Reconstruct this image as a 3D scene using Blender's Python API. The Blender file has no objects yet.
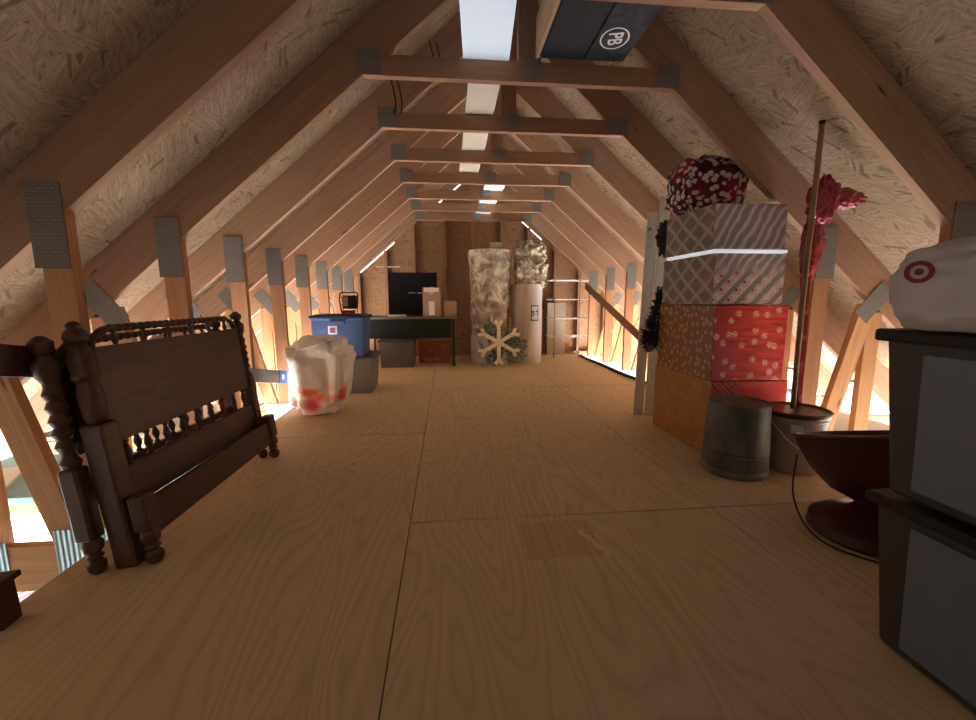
import bpy, bmesh, math, random
from mathutils import Vector, Matrix, noise
random.seed(7)
C = bpy.context.scene.collection
PI = math.pi
XC = .38            # ridge line
def hy(k): return 1.549 + .61*k
SL = .857
ANG = math.atan(SL)

# ------------------------------------------------------------------ objects
def tag(o, label, cat, group=None, kind=None):
    if label: o['label'] = label
    if cat: o['category'] = cat
    if group: o['group'] = group
    if kind: o['kind'] = kind
    return o
def thing(name, label, cat, loc=(0,0,0), rot=(0,0,0), group=None):
    o = bpy.data.objects.new(name, None); C.objects.link(o)
    o.empty_display_size = .05
    o.location = loc; o.rotation_euler = rot
    return tag(o, label, cat, group)
def obj(name, bm, mat, parent=None, smooth=False, loc=None, rot=None, bev=0, label=None):
    me = bpy.data.meshes.new(name)
    bmesh.ops.recalc_face_normals(bm, faces=bm.faces)
    bm.to_mesh(me); bm.free()
    me.materials.append(mat)
    if smooth:
        for p in me.polygons: p.use_smooth = True
        try: me.set_sharp_from_angle(angle=math.radians(40))
        except Exception: pass
    o = bpy.data.objects.new(name, me); C.objects.link(o)
    if parent: o.parent = parent
    if loc: o.location = loc
    if rot: o.rotation_euler = rot
    if bev:
        m = o.modifiers.new('b', 'BEVEL'); m.width = bev; m.segments = 2; m.limit_method = 'ANGLE'
    if label: o['label'] = label
    return o
def struct(name, bm, mat, **k):
    o = obj(name, bm, mat, **k); o['kind'] = 'structure'; return o

# ------------------------------------------------------------------ shapes
def NB(): return bmesh.new()
def box(bm, c, s, rot=None):
    M = Matrix.Translation(c)
    if rot: M = M @ rot
    M = M @ Matrix.Diagonal((s[0], s[1], s[2], 1))
    bmesh.ops.create_cube(bm, size=1, matrix=M); return bm
def b2(bm, a, b):   # corners
    return box(bm, [(a[i]+b[i])/2 for i in range(3)], [abs(b[i]-a[i]) for i in range(3)])
def poly(bm, pts, th, axis=(0,1,0)):
    v1 = [bm.verts.new(p) for p in pts]
    off = Vector(axis)*th
    v2 = [bm.verts.new(Vector(p)+off) for p in pts]
    bm.faces.new(v1); bm.faces.new(v2[::-1])
    n = len(pts)
    for i in range(n): bm.faces.new([v1[i], v1[(i+1)%n], v2[(i+1)%n], v2[i]])
    return bm
def lathe(bm, prof, n=24, c=(0,0,0), cap=True, mat=None):
    rings = []
    for r, z in prof:
        ring = []
        for i in range(n):
            a = 2*PI*i/n
            p = Vector((c[0]+r*math.cos(a), c[1]+r*math.sin(a), c[2]+z))
            if mat: p = mat @ p
            ring.append(bm.verts.new(p))
        rings.append(ring)
    for a, b in zip(rings, rings[1:]):
        for i in range(n): bm.faces.new([a[i], a[(i+1)%n], b[(i+1)%n], b[i]])
    if cap:
        bm.faces.new(rings[0][::-1]); bm.faces.new(rings[-1])
    return bm
def tube(bm, pts, r, n=8, rad=None):
    pts = [Vector(p) for p in pts]; rings = []
    prev = None
    for i, p in enumerate(pts):
        t = (pts[min(i+1, len(pts)-1)] - pts[max(i-1, 0)]).normalized()
        if prev is None:
            u = t.orthogonal().normalized()
        else:
            u = (prev - t*prev.dot(t)).normalized()
        prev = u; w = t.cross(u)
        rr = rad(i/(len(pts)-1)) if rad else r
        rings.append([bm.verts.new(p + (u*math.cos(2*PI*j/n)+w*math.sin(2*PI*j/n))*rr) for j in range(n)])
    for a, b in zip(rings, rings[1:]):
        for j in range(n): bm.faces.new([a[j], a[(j+1)%n], b[(j+1)%n], b[j]])
    bm.faces.new(rings[0][::-1]); bm.faces.new(rings[-1])
    return bm
def catmull(P, k=8):
    P = [Vector(p) for p in P]; out = []
    for i in range(len(P)-1):
        p0, p1, p2, p3 = P[max(i-1,0)], P[i], P[i+1], P[min(i+2,len(P)-1)]
        for j in range(k):
            t = j/k
            out.append(.5*((2*p1)+(p2-p0)*t+(2*p0-5*p1+4*p2-p3)*t*t+(3*p1-p0-3*p2+p3)*t**3))
    out.append(P[-1]); return out
def turned(bm, a, b, prof, n=14):
    """lathe a profile (t, r) along the line a-b"""
    a = Vector(a); b = Vector(b); d = b-a
    M = Matrix.Translation(a) @ d.to_track_quat('Z', 'Y').to_matrix().to_4x4()
    return lathe(bm, [(r, t*d.length) for t, r in prof], n, mat=M)
def blob(bm, c, s, sub=4, amp=.1, fr=3, seed=0, fold=0, sq=1.0, flat=None):
    """lumpy soft body"""
    v0 = len(bm.verts)
    r = bmesh.ops.create_icosphere(bm, subdivisions=sub, radius=1)
    for v in r['verts']:
        p = v.co.copy()
        if sq != 1:
            p = Vector([math.copysign(abs(x)**sq, x) for x in p])
        q = v.co*fr + Vector((seed*7.1, seed*3.3, seed*1.7))
        d = 1 + amp*noise.noise(q) + amp*.5*noise.noise(q*2.3)
        if fold: d += fold*(abs(noise.noise(q*1.5+Vector((9,9,9))))-.2)
        p = p*d
        p = Vector((p.x*s[0], p.y*s[1], p.z*s[2])) + Vector(c)
        if flat is not None and p.z < flat: p.z = flat + (p.z-flat)*.03
        v.co = p
    return bm

# ------------------------------------------------------------------ materials
class G:
    def __init__(s, name, rough=.7, metal=0, spec=.3):
        s.m = bpy.data.materials.new(name); s.m.use_nodes = True
        s.t = s.m.node_tree; s.N = s.t.nodes; s.L = s.t.links
        s.p = s.N['Principled BSDF']
        s.p.inputs['Roughness'].default_value = rough
        s.p.inputs['Metallic'].default_value = metal
        s.p.inputs['Specular IOR Level'].default_value = spec
        s.tc = s.N.new('ShaderNodeTexCoord')
    def n(s, typ, **k):
        x = s.N.new(typ)
        for a, v in k.items():
            if hasattr(x, a): setattr(x, a, v)
            else: s.set(x, a, v)
        return x
    def set(s, x, a, v):
        i = x.inputs[a] if not a.isdigit() else x.inputs[int(a)]
        if isinstance(v, bpy.types.NodeSocket): s.L.new(v, i)
        else: i.default_value = v
    def map(s, scale=(1,1,1), rot=(0,0,0), loc=(0,0,0), src=None):
        x = s.N.new('ShaderNodeMapping')
        s.L.new(src or s.tc.outputs['Object'], x.inputs[0])
        x.inputs['Scale'].default_value = scale; x.inputs['Rotation'].default_value = rot
        x.inputs['Location'].default_value = loc
        return x.outputs[0]
    def noise(s, vec, scale=5, detail=3, dist=0, rough=.5):
        x = s.N.new('ShaderNodeTexNoise'); s.L.new(vec, x.inputs['Vector'])
        x.inputs['Scale'].default_value = scale; x.inputs['Detail'].default_value = detail
        x.inputs['Distortion'].default_value = dist; x.inputs['Roughness'].default_value = rough
        return x.outputs['Fac']
    def ramp(s, fac, stops, interp='LINEAR'):
        x = s.N.new('ShaderNodeValToRGB'); s.L.new(fac, x.inputs[0]); x.color_ramp.interpolation = interp
        e = x.color_ramp.elements
        while len(e) < len(stops): e.new(.5)
        for el, (p, c) in zip(e, stops): el.position = p; el.color = c if len(c) == 4 else (*c, 1)
        return x.outputs[0]
    def mix(s, a, b, fac=.5, mode='MIX'):
        x = s.N.new('ShaderNodeMix'); x.data_type = 'RGBA'; x.blend_type = mode; x.clamp_factor = True
        for i, v in ((0, fac), (6, a), (7, b)):
            if isinstance(v, bpy.types.NodeSocket): s.L.new(v, x.inputs[i])
            elif i == 0: x.inputs[0].default_value = v
            else: x.inputs[i].default_value = v if len(v) == 4 else (*v, 1)
        return x.outputs[2]
    def math(s, op, a, b=0, c=0):
        x = s.N.new('ShaderNodeMath'); x.operation = op
        for i, v in enumerate((a, b, c)):
            if isinstance(v, bpy.types.NodeSocket): s.L.new(v, x.inputs[i])
            else: x.inputs[i].default_value = v
        return x.outputs[0]
    def sep(s, v=None):
        x = s.N.new('ShaderNodeSeparateXYZ'); s.L.new(v or s.tc.outputs['Object'], x.inputs[0]); return x.outputs
    def col(s, c):
        if isinstance(c, bpy.types.NodeSocket): s.L.new(c, s.p.inputs['Base Color'])
        else: s.p.inputs['Base Color'].default_value = (*c, 1)
        return s
    def bump(s, h, st=.3, d=.01):
        x = s.N.new('ShaderNodeBump'); s.L.new(h, x.inputs['Height'])
        x.inputs['Strength'].default_value = st; x.inputs['Distance'].default_value = d
        s.L.new(x.outputs[0], s.p.inputs['Normal']); return s
    def rnd(s):
        x = s.N.new('ShaderNodeObjectInfo'); return x.outputs['Random']
    def seedvec(s, v):    # shift coordinates per object so that no two boards match
        x = s.N.new('ShaderNodeVectorMath'); x.operation = 'ADD'; s.L.new(v, x.inputs[0])
        y = s.N.new('ShaderNodeVectorMath'); y.operation = 'SCALE'; y.inputs[0].default_value = (13, 7, 29)
        s.L.new(s.rnd(), y.inputs['Scale']); s.L.new(y.outputs[0], x.inputs[1]); return x.outputs[0]

def lumber(name, dark, light, rough=.75):
    g = G(name, rough, spec=.15)
    v = g.seedvec(g.tc.outputs['Object'])
    grain = g.noise(g.map((1.2, 22, 22), src=v), 2.0, 5, 1.2)
    fine = g.noise(g.map((4, 90, 90), src=v), 2.0, 3)
    big = g.noise(g.map((1, 2.5, 2.5), src=v), 1.6, 2)
    c = g.ramp(grain, [(.3, dark), (.7, light)])
    c = g.mix(c, (dark[0]*.75, dark[1]*.7, dark[2]*.7), g.math('MULTIPLY', fine, .35))
    c = g.mix(c, (light[0]*1.05, light[1]*.86, light[2]*.72), g.math('MULTIPLY', big, .55))
    vor = g.n('ShaderNodeTexVoronoi'); g.L.new(g.map((1.6, 7, 7), src=v), vor.inputs['Vector']); vor.inputs['Scale'].default_value = 1.3
    knot = g.ramp(vor.outputs['Distance'], [(.02, (1,1,1)), (.085, (0,0,0))])
    c = g.mix(c, (dark[0]*.35, dark[1]*.28, dark[2]*.25), knot)
    c = g.mix(c, (0,0,0), g.math('MULTIPLY', g.rnd(), .22))
    g.col(c); g.bump(grain, .15, .004); return g.m
m_raft = lumber('rafter_pine', (.33,.205,.14), (.50,.33,.22))
m_collar = lumber('collar_pine', (.29,.17,.11), (.45,.28,.18))
m_post = lumber('post_pine', (.42,.22,.115), (.60,.35,.20))
m_web = lumber('web_pine', (.50,.27,.13), (.76,.50,.28))

def osb(name, base, lo, hi, sc=1.0):
    g = G(name, .8, spec=.15)
    o = g.tc.outputs['Object']
    cells = g.n('ShaderNodeTexVoronoi'); g.L.new(o, cells.inputs['Vector']); cells.inputs['Scale'].default_value = 7*sc
    rot = g.n('ShaderNodeVectorRotate'); rot.rotation_type = 'Z_AXIS'
    g.L.new(o, rot.inputs['Vector'])
    sepc = g.n('ShaderNodeSeparateColor'); g.L.new(cells.outputs['Color'], sepc.inputs[0])
    g.L.new(g.math('MULTIPLY_ADD', sepc.outputs[0], 2.0, .1), rot.inputs['Angle'])
    def lay(scale, src, off):
        v = g.n('ShaderNodeTexVoronoi'); g.L.new(g.map(scale, src=src, loc=(off, off, 0)), v.inputs['Vector']); v.inputs['Scale'].default_value = sc
        s = g.n('ShaderNodeSeparateColor'); g.L.new(v.outputs['Color'], s.inputs[0]); return s.outputs
    A = lay((9, 60, .01), rot.outputs[0], 0)
    rot2 = g.n('ShaderNodeVectorRotate'); rot2.rotation_type = 'Z_AXIS'; g.L.new(o, rot2.inputs['Vector'])
    g.L.new(g.math('MULTIPLY_ADD', sepc.outputs[1], 2.2, -.6), rot2.inputs['Angle'])
    B = lay((13, 75, .01), rot2.outputs[0], 3.3)
    st = g.noise(g.map((3, 30, 1), src=rot.outputs[0]), 3, 5, .8, .65)
    lo2 = [x*.6+y*.4 for x, y in zip(lo, base)]; hi2 = [x*.5+y*.5 for x, y in zip(hi, base)]
    c1 = g.ramp(A[0], [(0, lo2), (.25, base), (.75, base), (1, hi2)])
    c2 = g.ramp(B[0], [(0, lo2), (.3, base), (.8, hi2), (1, hi2)])
    c = g.mix(c1, c2, g.ramp(A[1], [(.40, (0,0,0)), (.55, (1,1,1))]))
    c = g.mix(c, g.ramp(st, [(.34, lo), (.5, base), (.66, hi)]), .6)
    sw = g.noise(g.map((1, 2.2, 1), src=rot.outputs[0]), 17, 5, 2.5, .6)
    c = g.mix(c, [x*.45 for x in lo], g.ramp(sw, [(.57, (0,0,0)), (.66, (.75,.75,.75))]))
    # darker chips
    c = g.mix(c, [x*.38 for x in lo], g.ramp(B[2], [(.955, (0,0,0)), (.965, (.7,.7,.7))]))
    bigv = g.noise(o, 1.3, 3)
    c = g.mix(c, [x*.6 for x in base], g.math('MULTIPLY', bigv, .7))
    g.col(c)
    h = g.math('ADD', g.math('ADD', A[0], B[0]), st); g.bump(h, .5, .004); return g.m
m_osb = osb('roof_strand_board', (.34,.235,.15), (.17,.10,.06), (.52,.39,.26))
m_osbw = osb('gable_strand_board', (.46,.27,.15), (.27,.14,.075), (.60,.40,.24), 1.2)

def simple(name, c, rough=.6, metal=0, var=.15, sc=8, spec=.3, bump=0, trans=0):
    g = G(name, rough, metal, spec)
    n = g.noise(g.tc.outputs['Object'], sc, 4)
    g.col(g.mix(c, [x*(1-var*2) for x in c], n))
    if bump: g.bump(n, bump, .01)
    if trans: g.p.inputs['Transmission Weight'].default_value = trans
    return g.m

# connector plate steel with rows of punched slots
def plate_mat():
    g = G('galvanised_plate', .5, .35, .4)
    b = g.n('ShaderNodeTexBrick'); g.L.new(g.map((1,1,1), rot=(PI/2,0,0)), b.inputs['Vector'])
    b.inputs['Scale'].default_value = 1; b.inputs['Brick Width'].default_value = .022; b.inputs['Row Height'].default_value = .011
    b.inputs['Mortar Size'].default_value = .0028
    b.inputs['Color1'].default_value = (.24,.245,.235,1); b.inputs['Color2'].default_value = (.21,.215,.205,1); b.inputs['Mortar'].default_value = (.14,.14,.13,1)
    n = g.noise(g.tc.outputs['Object'], 14, 3)
    g.col(g.mix(b.outputs['Color'], (.28,.265,.235), g.math('MULTIPLY', n, .6)))
    g.bump(b.outputs['Fac'], .6, .003); return g.m
m_plate = plate_mat()
def chordplate_mat():
    g = G('galvanised_base_plate_blue_lit', .4, .3, .5)
    w = g.n('ShaderNodeTexWave'); g.L.new(g.map((1,1,1)), w.inputs['Vector']); w.bands_direction = 'X'
    w.inputs['Scale'].default_value = 18; w.inputs['Distortion'].default_value = .4
    g.col(g.ramp(w.outputs['Fac'], [(.2, (.20,.33,.40)), (.6, (.50,.70,.80))]))  # pale blue is cool light from below, put into the steel colour
    g.bump(w.outputs['Fac'], .8, .004); return g.m
m_cplate = chordplate_mat()

# ------------------------------------------------------------------ floor
XS = -.152; YS = 1.545; X0 = XC-1.60; X1 = XC+1.60
def floor_mat():
    g = G('plywood_deck', .62, spec=.25)
    at = g.n('ShaderNodeAttribute'); at.attribute_name = 'sheet'
    va = g.n('ShaderNodeVectorMath'); va.operation = 'ADD'; g.L.new(g.tc.outputs['Object'], va.inputs[0])
    vs = g.n('ShaderNodeVectorMath'); vs.operation = 'SCALE'; g.L.new(at.outputs['Color'], vs.inputs[0]); vs.inputs['Scale'].default_value = 9
    g.L.new(vs.outputs[0], va.inputs[1]); v = va.outputs[0]
    # cathedral grain: rings of a strongly stretched field
    f = g.noise(g.map((2.1, .42, 1), src=v), 1.5, 2.5, .5, .45)
    rings = g.math('PINGPONG', g.math('MULTIPLY', f, 26), .5)
    rr = g.ramp(rings, [(0, (.25,.25,.25)), (.2, (.8,.8,.8)), (.5, (1,1,1))])
    fine = g.noise(g.map((60, 2, 1), src=v), 2, 4)
    big = g.noise(g.map((1.6, .7, 1), src=v), 1.1, 3)
    c = g.mix((.47,.345,.195), (.72,.56,.35), rr)
    c = g.mix(c, (.40,.27,.15), g.math('MULTIPLY', fine, .5))
    c = g.mix(c, (.72,.52,.31), g.math('MULTIPLY', big, .5))
    X, Y, Z = g.sep()
    # pinkish rectangular patch and pale glue smear
    def inside(a, lo, hi): return g.math('MULTIPLY', g.math('GREATER_THAN', a, lo), g.math('LESS_THAN', a, hi))
    wob = g.math('MULTIPLY_ADD', g.noise(g.tc.outputs['Object'], 30, 3), .05, -.025)
    Xw = g.math('ADD', X, wob); Yw = g.math('ADD', Y, wob)
    box_ = g.math('MULTIPLY', inside(Xw, .25, .52), inside(Yw, 1.27, 1.50))
    box_ = g.math('MULTIPLY', box_, g.math('MULTIPLY_ADD', g.noise(g.map((50, 2, 1)), 1, 2), 1.1, -.1))
    c = g.mix(c, (.50,.20,.11), g.math('MULTIPLY', box_, .75))
    sm = g.math('MULTIPLY', inside(g.math('MULTIPLY_ADD', Y, .35, Xw), .963, .985), inside(Yw, 1.27, 1.43))
    c = g.mix(c, (.74,.62,.48), g.math('MULTIPLY', sm, .8))
    kn = g.n('ShaderNodeTexVoronoi'); g.L.new(g.map((1.9, 1.2, 1), src=v), kn.inputs['Vector']); kn.inputs['Scale'].default_value = 1.5
    c = g.mix(c, (.16,.08,.04), g.ramp(kn.outputs['Distance'], [(.015, (1,1,1)), (.03, (0,0,0))]))
    g.col(c); g.bump(g.math('ADD', rr, fine), .12, .003); return g.m
bm = NB(); lay = bm.loops.layers.color.new('sheet')
def sheet(x0, x1, y0, y1):
    n = len(bm.faces); g_ = .0025
    b2(bm, (x0+g_*.7, y0+g_*1.5, -.018), (x1-g_*.7, y1-g_*1.5, 0))
    bm.faces.ensure_lookup_table(); r = (random.random(), random.random(), random.random(), 1)
    for f in bm.faces[n:]:
        for l in f.loops: l[lay] = r
cols = [(X0, XS-1.07), (XS-1.07, XS), (XS, XS+1.22), (XS+1.22, X1)]
if cols[0][1] <= cols[0][0]+.02: cols = [(X0, XS)] + cols[2:]
for i, (a, b) in enumerate(cols):
    ys = [-2.2, YS+(1.1 if b <= XS+.01 else 0)-2.44] ; 
    y = ys[1]
    while y < 6.4: y += 2.44; ys.append(min(y, 6.42))
    for p, q in zip(ys, ys[1:]):
        if q-p > .02: sheet(a, b, p, q)
struct('floor', bm, floor_mat())
m_sub = simple('dark_gap', (.10,.06,.035), .9)
bm = NB(); b2(bm, (X0+.01, -2.2, -.03), (X1-.01, 6.42, -.0185)); struct('floor', bm, m_sub)

# ------------------------------------------------------------------ shell
HE = 3.06
def roofz(h): return 1.13 - SL*(h-1.6)        # rafter underside at half width h
TR = .235                                     # rafter depth measured vertically
bmL = []
for s in (-1, 1):
    Ls = HE/math.cos(ANG)
    apex = Vector((XC, 2.1, roofz(0)+TR+.002))
    bm = NB(); b2(bm, (0, -4.35, 0), (Ls, 4.6, .02))
    o = struct('ceiling', bm, m_osb)
    if s == 1: o.rotation_euler = (0, ANG, 0)
    else: o.rotation_euler = (0, ANG, PI)
    o.location = apex
m_dry = simple('garage_white_wall', (.78,.80,.80), .9, var=.04)
m_conc = simple('garage_concrete', (.55,.55,.53), .9)
for s, nm in ((-1, 'wall_left'), (1, 'wall_right')):
    bm = NB(); x = XC+s*2.99; b2(bm, (x, -2.3, -2.6), (x+s*.03, 6.6, roofz(2.99)+TR-.03)); struct(nm, bm, m_dry)
bm = NB(); b2(bm, (XC-3.02, -2.3, -2.65), (XC+3.02, 6.6, -2.6)); struct('floor', bm, m_conc)
bm = NB()   # gable behind the camera
poly(bm, [(XC-3.0, -2.25, -2.6), (XC+3.0, -2.25, -2.6), (XC+3.0, -2.25, roofz(3.0)+TR), (XC, -2.25, roofz(0)+TR), (XC-3.0, -2.25, roofz(3.0)+TR)], .02)
struct('wall_back', bm, m_osbw)
# gable at the far end with daylight gaps under the roof
GY = 6.44
bm = NB()
xs = sorted(set([-3.0, -1.62, -1.12, -.52, -.14, 0, .64, 1.05, 3.0]))
for a, b in zip(xs, xs[1:]):
    za, zb = roofz(abs(a))+TR-.004, roofz(abs(b))+TR-.004
    slit = (a, b) in ((-1.62, -1.12), (-.52, -.14), (.64, 1.05))
    if slit:
        d1, d2 = .115, .135
        poly(bm, [(XC+a, GY, -.2), (XC+b, GY, -.2), (XC+b, GY, zb-d2), (XC+a, GY, za-d2)], .02)
        poly(bm, [(XC+a, GY, za-d1+.008), (XC+b, GY, zb-d1+.008), (XC+b, GY, zb), (XC+a, GY, za)], .02)
    else:
        poly(bm, [(XC+a, GY, -.2), (XC+b, GY, -.2), (XC+b, GY, zb), (XC+a, GY, za)], .02)
# lathe the board local frame: standing sheet, keep x/z pattern by rotating coordinates
for v in bm.verts: v.co = Vector((v.co.x, v.co.z, -(v.co.y-GY)))
o = struct('wall_far', bm, m_osbw); o.rotation_euler = (PI/2, 0, 0); o.location = (0, GY, 0)
bm = NB(); b2(bm, (XC-3, GY, -2.6), (XC+3, GY+.02, -.2)); struct('wall_far_lower', bm, m_dry)

def board(name, p, q, w, t, mat, parent=None, wdir=(0,0,1), off=(0,0,0), **k):
    """a straight board from p to q; w = width across (in the wdir side), t = thickness"""
    p = Vector(p)-Vector(off); q = Vector(q)-Vector(off); d = q-p
    X = d.normalized(); W = Vector(wdir); W = (W-X*W.dot(X)).normalized(); T = X.cross(W)
    bm = NB(); box(bm, (d.length/2, 0, 0), (d.length, w, t))
    o = obj(name, bm, mat, parent, **k)
    R = Matrix((X, W, T)).transposed().to_4x4()
    o.matrix_local = Matrix.Translation(p) @ R
    return o
# gable studs and plates = trim
n_ = 0
for x in [-1.25, -.86, -.46, -.02, .40, .82, 1.22, 1.62, 2.0, 2.4]:
    n_ += 1; h = abs(x-XC)
    o = board('trim_%d' % n_, (x, GY-.045, 0.0), (x, GY-.045, roofz(h)+TR-.145), .04, .088, m_collar, wdir=(1,0,0)); o['kind'] = 'structure'
for a, b in (((XC-1.6, GY-.046, .02), (XC+1.9, GY-.046, .02)),):
    n_ += 1; o = board('trim_%d' % n_, a, b, .04, .086, m_collar); o['kind'] = 'structure'

# ------------------------------------------------------------------ roof trusses
ords = ['nearest', 'second', 'third', 'fourth', 'fifth', 'sixth', 'seventh', 'eighth']
extra = ['its left post behind the bed frames', 'under the far end of the black case', 'above the spotted bag on the boxes',
         'above the leaning white boards', 'just past the plastic bag', 'above the blue tote', 'next to last at the far end', 'last one, before the gable wall']
def plate(parent, x, z, w, h, y=-.0225, mat=None, rot=0):
    bm = NB(); box(bm, (0,0,0), (w, .003, h))
    for i in (-1, 1):
        pass
    return obj('connector_plate', bm, mat or m_plate, parent, loc=(x, y, z), rot=(0, rot, 0))
for k in range(8):
    Y = hy(k)
    t = thing('roof_truss', '%s wooden roof truss from the camera, %s' % (ords[k], extra[k]), 'roof truss', (XC, Y+.02, 0), group=None)
    cT, c = math.cos(ANG), math.sin(ANG)
    off = (0, 0, 0)
    dep = TR*cT
    for s in (-1, 1):
        # rafter: centre line is half the depth above the underside
        e = .0
        nx, nz = s*math.sin(ANG)*dep/2, math.cos(ANG)*dep/2
        p = (s*2.97+0, 0, roofz(2.97)); q = (0, 0, roofz(0))
        bm = NB()
        poly(bm, [(s*2.97, -.02, roofz(2.97)), (s*2.97, -.02, roofz(2.97)+TR), (s*.001, -.02, roofz(0)+TR), (s*.001, -.02, roofz(0))], .04)
        R = Matrix.Rotation(-s*ANG, 4, 'Y')     # local x along the rafter so the grain follows it
        bmesh.ops.transform(bm, matrix=R, verts=bm.verts)
        obj('rafter', bm, m_raft, t, rot=(0, s*ANG, 0))
        xp = s*1.60
        board('knee_post', (s*1.645, 0, -.02), (s*1.645, 0, roofz(1.60)-.0), .089, .038, m_post, t, wdir=(1,0,0))
        nd = 1.95
        board('web', (s*1.74, 0, -.015), (s*1.95, 0, roofz(1.98)), .089, .037, m_web, t, wdir=(1,0,0))
        board('web', (s*1.99, 0, roofz(2.02)-.005), (s*1.99, 0, -.02), .085, .036, m_web, t, wdir=(1,0,0))
        plate(t, s*1.655, roofz(1.6)-.045, .105, .27)
        plate(t, s*1.97, roofz(1.97)+.01, .10, .22, rot=s*ANG)
        plate(t, s*1.665, -.045, .23, .17, mat=m_cplate)
        plate(t, s*2.0, -.06, .12, .12, mat=m_cplate)
        plate(t, s*.715, 1.864+.055, .11, .11)
    board('collar_tie', (-.785, 0, 1.864+.045), (.785, 0, 1.864+.045), .089, .038, m_collar, t)
    board('king_post', (.02, 0, 1.953), (.02, 0, roofz(0)+.04), .089, .037, m_collar, t, wdir=(1,0,0))
    plate(t, .04, 1.925, .085, .09)
    plate(t, 0, roofz(0)+.1, .2, .12)
    for s in (-1, 1): board('bottom_chord', (s*.002, 0, -.105), (s*2.97, 0, -.105), .17, .038, m_web, t)

# diagonal brace nailed across the far right posts and small bits
y0, y1 = hy(7)-.03, hy(3)-.03
o = board('diagonal_brace', (XC+1.578, hy(7)+.12, 1.02), (XC+1.578, hy(3)+.3, .30), .085, .02, m_collar, wdir=(0,0,1)); tag(o, 'dark diagonal brace board nailed across the far right knee posts', 'board')
for i, (a, b) in enumerate(((7,6),(6,5),(5,4))):
    bm = NB(); tube(bm, [(XC+1.80, hy(a)+.02, -.012), (XC+1.80, hy(b)+.1, .62)], .008, 6)
    o = obj('bracing_rod', bm, m_collar); tag(o, ['thin slanting stick behind the last right knee post', 'thin slanting stick behind the middle far right post', 'thin slanting stick nearest the leaning white boards'][i], 'stick', 'slanting sticks behind the far right posts')

m_black = simple('black_rubber', (.018,.018,.02), .5)
bm = NB(); tube(bm, catmull([(1.93, 6.0, .02), (1.90, 5.6, .025), (1.93, 5.1, .02), (1.92, 4.5, .02), (1.93, 3.9, .025), (1.91, 3.2, .02), (1.94, 2.95, .02)]), .018, 8)
tag(obj('hose', bm, m_black, smooth=True), 'black hose lying along the far right edge of the floor', 'hose')

# wires on the left ceiling
for i, (px, y, z, ln) in enumerate(((-.05, 2.6, 2.03, .22), (-.28, 2.62, 1.86, .24))):
    bm = NB()
    for d in (0, .035): tube(bm, catmull([(px+d, y, z+.02), (px+d+.01, y+.02, z+.10), (px+d-.02, y-.01, z+ln)]), .004, 6)
    o = obj('cable', bm, m_black, smooth=True); o.rotation_euler = (0,0,0)
    tag(o, ['pair of black cable ends hanging beside the second tie, nearer the ridge', 'pair of black cable ends by the left rafter, lower pair'][i], 'cable', 'black cable ends')
bm = NB(); lathe(bm, [(.035, 0), (.045, .01), (.045, .05), (.02, .06)], 16)
o = obj('vent_fitting', bm, m_black, smooth=True, loc=(XC-1.06, 1.30, roofz(1.06)+TR-.055)); tag(o, 'small black fitting on the sheathing above the nearest left rafter', 'fitting')

# ------------------------------------------------------------------ things on the ties
m_wht = simple('white_vinyl_glow', (.80,.86,.92), .55, var=.04)
P_ = m_wht.node_tree.nodes['Principled BSDF']; P_.inputs['Emission Color'].default_value = (.62,.80,1,1); P_.inputs['Emission Strength'].default_value = .38  # weak bluish glow added so the panel looks strongly lit
m_crm = simple('cream_panel', (.66,.61,.50), .6, var=.06)
tz = 1.955
def trough(name, x0, x1, y0, y1, z, h, mat, lab, cat):
    bm = NB(); b2(bm, (x0, y0, z), (x1, y1, z+.004)); b2(bm, (x0, y0, z), (x0+.004, y1, z+h)); b2(bm, (x1-.004, y0, z), (x1, y1, z+h))
    o = obj(name, bm, mat, bev=.002); return tag(o, lab, cat)
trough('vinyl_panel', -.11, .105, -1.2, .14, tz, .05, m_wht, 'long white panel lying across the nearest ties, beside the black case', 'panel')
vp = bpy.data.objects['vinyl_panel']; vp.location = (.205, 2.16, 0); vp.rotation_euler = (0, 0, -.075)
bm = NB()
P = [(0,0),( .35,-.012),(.61,0.0),(.95,-.03),(1.22,0.0),(1.5,-.012),(1.83,.0),(2.0,.0)]
va = [[bm.verts.new((x, 2.32+y, tz+.012+z+dz)) for (y, z) in P] for x, dz in ((.13, 0), (.30, 0), (.30, .006), (.13, .006))]
for i in range(4):
    A, B = va[i], va[(i+1) % 4]
    for j in range(len(P)-1): bm.faces.new([A[j], A[j+1], B[j+1], B[j]])
tag(obj('cream_strip', bm, m_crm, smooth=True), 'cream strip sagging between the second and fourth ties', 'strip')
m_white_glow = simple('glowing_white_board', (.95,.98,1.0), .4, var=.02)
P_ = m_white_glow.node_tree.nodes['Principled BSDF']; P_.inputs['Emission Color'].default_value = (.75,.92,1,1); P_.inputs['Emission Strength'].default_value = .45  # emission added in place of light falling on the board and tray
bm = NB(); b2(bm, (.40, 4.3, tz+.005), (.60, 5.9, tz+.025)); tag(obj('glowing_white_board', bm, m_white_glow, bev=.003), 'faintly glowing white board resting on the far ties', 'board')

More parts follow.
